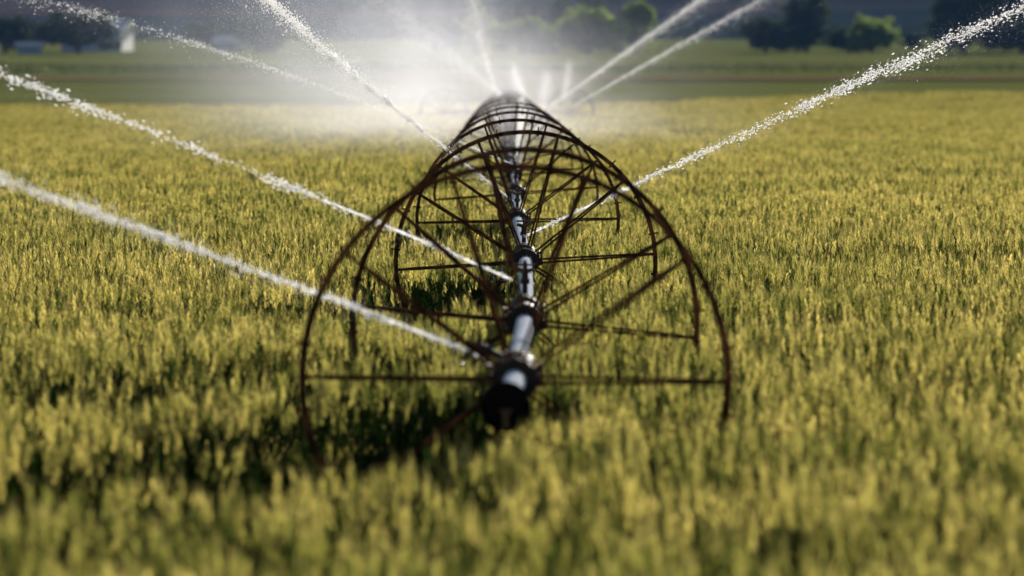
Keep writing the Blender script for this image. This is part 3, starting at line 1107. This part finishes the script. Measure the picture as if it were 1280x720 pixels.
def gable(name, label, x, y, w, l, wall_h, roof_h, rotz, wall, roof, door=True, side=None):
    root = link(name, None, None, (x, y, gz(x, y) - 0.05), (0, 0, rotz))
    tag(root, label, 'building')
    mb = MB()
    mb.add([(-w / 2, -l / 2, 0), (w / 2, -l / 2, 0), (w / 2, -l / 2, wall_h), (0, -l / 2, wall_h + roof_h), (-w / 2, -l / 2, wall_h),
            (-w / 2, l / 2, 0), (w / 2, l / 2, 0), (w / 2, l / 2, wall_h), (0, l / 2, wall_h + roof_h), (-w / 2, l / 2, wall_h)],
           [(0, 1, 2, 3, 4), (5, 9, 8, 7, 6), (1, 6, 7, 2), (0, 4, 9, 5)])
    if side:
        mb.m = [0, 0, 1, 1]
        wall = [wall, side]
    link('wall', mb.mesh('wall', wall, False), root)
    rb = MB()
    oh, t = 0.45, 0.16
    s = roof_h / (w / 2)
    for sg in (-1, 1):
        a = (0, wall_h + roof_h + .02)
        b = (sg * (w / 2 + oh), wall_h - s * oh + .02)
        rb.add([(a[0], -l / 2 - oh, a[1]), (b[0], -l / 2 - oh, b[1]), (b[0], l / 2 + oh, b[1]), (a[0], l / 2 + oh, a[1]),
                (a[0], -l / 2 - oh, a[1] + t), (b[0], -l / 2 - oh, b[1] + t), (b[0], l / 2 + oh, b[1] + t), (a[0], l / 2 + oh, a[1] + t)],
               [(0, 1, 2, 3), (4, 7, 6, 5), (0, 4, 5, 1), (1, 5, 6, 2), (2, 6, 7, 3), (3, 7, 4, 0)])
    link('roof', rb.mesh('roof', roof, False), root)
    if door:
        db = MB()
        db.box((0, -l / 2 - .05, wall_h * .36), (w * .30, .10, wall_h * .72))
        link('door', db.mesh('door', MAT['door'], False), root)
    wb = MB()
    wb.box((w / 2 + .03, -l * .2, wall_h * .55), (.08, 1.0, 1.0))
    link('window', wb.mesh('window', MAT['door'], False), root)
    return root


P_ = at(134, 75, 835)
gable('barn', 'barn with bright white end wall showing past the right side of the large dark tree', -61.0, 838, 8.0, 9.0, 2.9, 1.7, math.radians(81), MAT['white_wall'], MAT['roof'], side=MAT['blue_and_shaded_wall'], door=False)  # sides coloured grey blue as the shaded face, white end as the lit one
P_ = at(40, 75, 775)
gable('farm_shed', 'low grey blue shed under the dark trees at far left', P_.x, 772, 4.6, 3.0, 1.0, .5, math.radians(90), MAT['blue_and_shaded_wall'], MAT['blue_and_shaded_wall'], door=False)
P_ = at(284, 60, 850)
gable('farmhouse', 'hazy pale roofed farmhouse half hidden behind the spray on the left', P_.x, 858, 3.2, 3.6, 1.3, .8, math.radians(70), MAT['blue_and_shaded_wall'], MAT['roof'], door=False)

pp = at(776, 62, 785)
up = link('utility_pole', None, None, (pp.x, 785, gz(pp.x, 785) - .1))
tag(up, 'thin wooden utility pole beside the biggest middle bush', 'utility pole')
mb = MB()
mb.tube([(0, 0, 0), (0, 0, 6.6)], [.16, .11], 8)
link('post', mb.mesh('post', MAT['pole']), up)
mb = MB()
mb.box((0, -.15, 6.1), (1.7, .10, .12))
link('crossarm', mb.mesh('crossarm', MAT['pole'], False), up)
mb = MB()
for x in (-.7, -.3, .3, .7):
    mb.tube([(x, -.15, 6.16), (x, -.15, 6.34)], [.05, .03], 6)
link('insulators', mb.mesh('insulators', MAT['white_wall']), up)

# ragged weeds along the ditch beyond the far pasture
r_ = np.random.default_rng(77)
n = 14000
xx = r_.uniform(-110, 110, n)
yy = 560 + 14 * r_.normal(0, 1, n) + .1 * xx
hh = np.array([0.35 + .6 * max(0, mnoise.noise(Vector((a * .05, b * .03, 2)))) for a, b in zip(xx, yy)]) * r_.uniform(.3, 1.3, n)
zz = np.array([gz(a, b) for a, b in zip(xx, yy)])
P = np.stack([xx, yy, zz + hh * .5], 1)
e = np.stack([r_.normal(0, .3, n), r_.normal(0, .3, n), np.ones(n)], 1) * hh[:, None] * .55
an = r_.uniform(0, PI, n)
f_ = np.stack([np.cos(an), np.sin(an), np.zeros(n)], 1) * r_.uniform(.12, .4, (n, 1))
V = np.stack([P - e, P + f_, P + e, P - f_], 1).reshape(-1, 3)
wd = link('weeds', np_mesh('weeds', V, np.arange(n * 4).reshape(-1, 4), MAT['weeds']))
tag(wd, 'rough dark weeds along the ditch beyond the pasture', 'weeds', kind='stuff')

# ------------------------------------------------------------------ air
hm = MB()
hm.box((0, 1990, 190), (6400, 4300, 382.0))
haze = link('haze', hm.mesh('haze', [], False) if False else hm.mesh('haze', MAT['soil'], False))
haze.data.materials.clear()
m, nt, out = new_mat('evening_air')
pv = N(nt, 'ShaderNodeVolumePrincipled')
pv.inputs['Color'].default_value = (0.22, 0.46, 1.0, 1)
pv.inputs['Density'].default_value = 0.000045
pv.inputs['Anisotropy'].default_value = 0.0
nt.links.new(pv.outputs[0], out.inputs['Volume'])
haze.data.materials.append(m)
haze['kind'] = 'stuff'
haze['label'] = 'thin blue evening haze in front of the hills'
haze['category'] = 'haze'

# ------------------------------------------------------------------ light, camera, render
SUN_AZ, SUN_EL = math.radians(12), math.radians(11)
S = Vector((math.sin(SUN_AZ) * math.cos(SUN_EL), math.cos(SUN_AZ) * math.cos(SUN_EL), math.sin(SUN_EL)))
ld = bpy.data.lights.new('sun', 'SUN')
ld.energy = 5.0
ld.angle = math.radians(0.5)
ld.color = (1.0, 0.93, 0.82)
so = link('sun', ld, None, (0, 0, 50))
so.rotation_euler = S.to_track_quat('Z', 'Y').to_euler()

wld = bpy.data.worlds.new('World')
scene.world = wld
wld.use_nodes = True
nt = wld.node_tree
sky = nt.nodes.new('ShaderNodeTexSky')
sky.sky_type = 'NISHITA'
sky.sun_disc = False
sky.sun_elevation = SUN_EL
sky.sun_rotation = SUN_AZ
bg = nt.nodes['Background']
bg.inputs['Strength'].default_value = 0.05
nt.links.new(sky.outputs[0], bg.inputs['Color'])

cd = bpy.data.cameras.new('camera')
cd.sensor_width = 36.0
cd.lens = 36.0 * F / 1280.0
cd.clip_end = 9000
cd.clip_start = 0.5
cd.dof.use_dof = True
cd.dof.focus_distance = 47.0
cd.dof.aperture_fstop = 3.2
cam = link('camera', cd, None, (0, 0, CZ), (PI / 2 - math.atan((360 - V0) / F), 0, 0))
scene.camera = cam

scene.render.engine = 'CYCLES'
scene.cycles.use_denoising = True
scene.cycles.max_bounces = 6
scene.cycles.transparent_max_bounces = 40
scene.cycles.volume_bounces = 1
scene.cycles.volume_step_rate = 1.0
scene.cycles.volume_max_steps = 256
scene.cycles.sample_clamp_indirect = 4.0
scene.view_settings.view_transform = 'Standard'
scene.view_settings.look = 'None'
scene.view_settings.exposure = 1.15
scene.view_settings.gamma = 1.0
scene.view_settings.use_curve_mapping = False
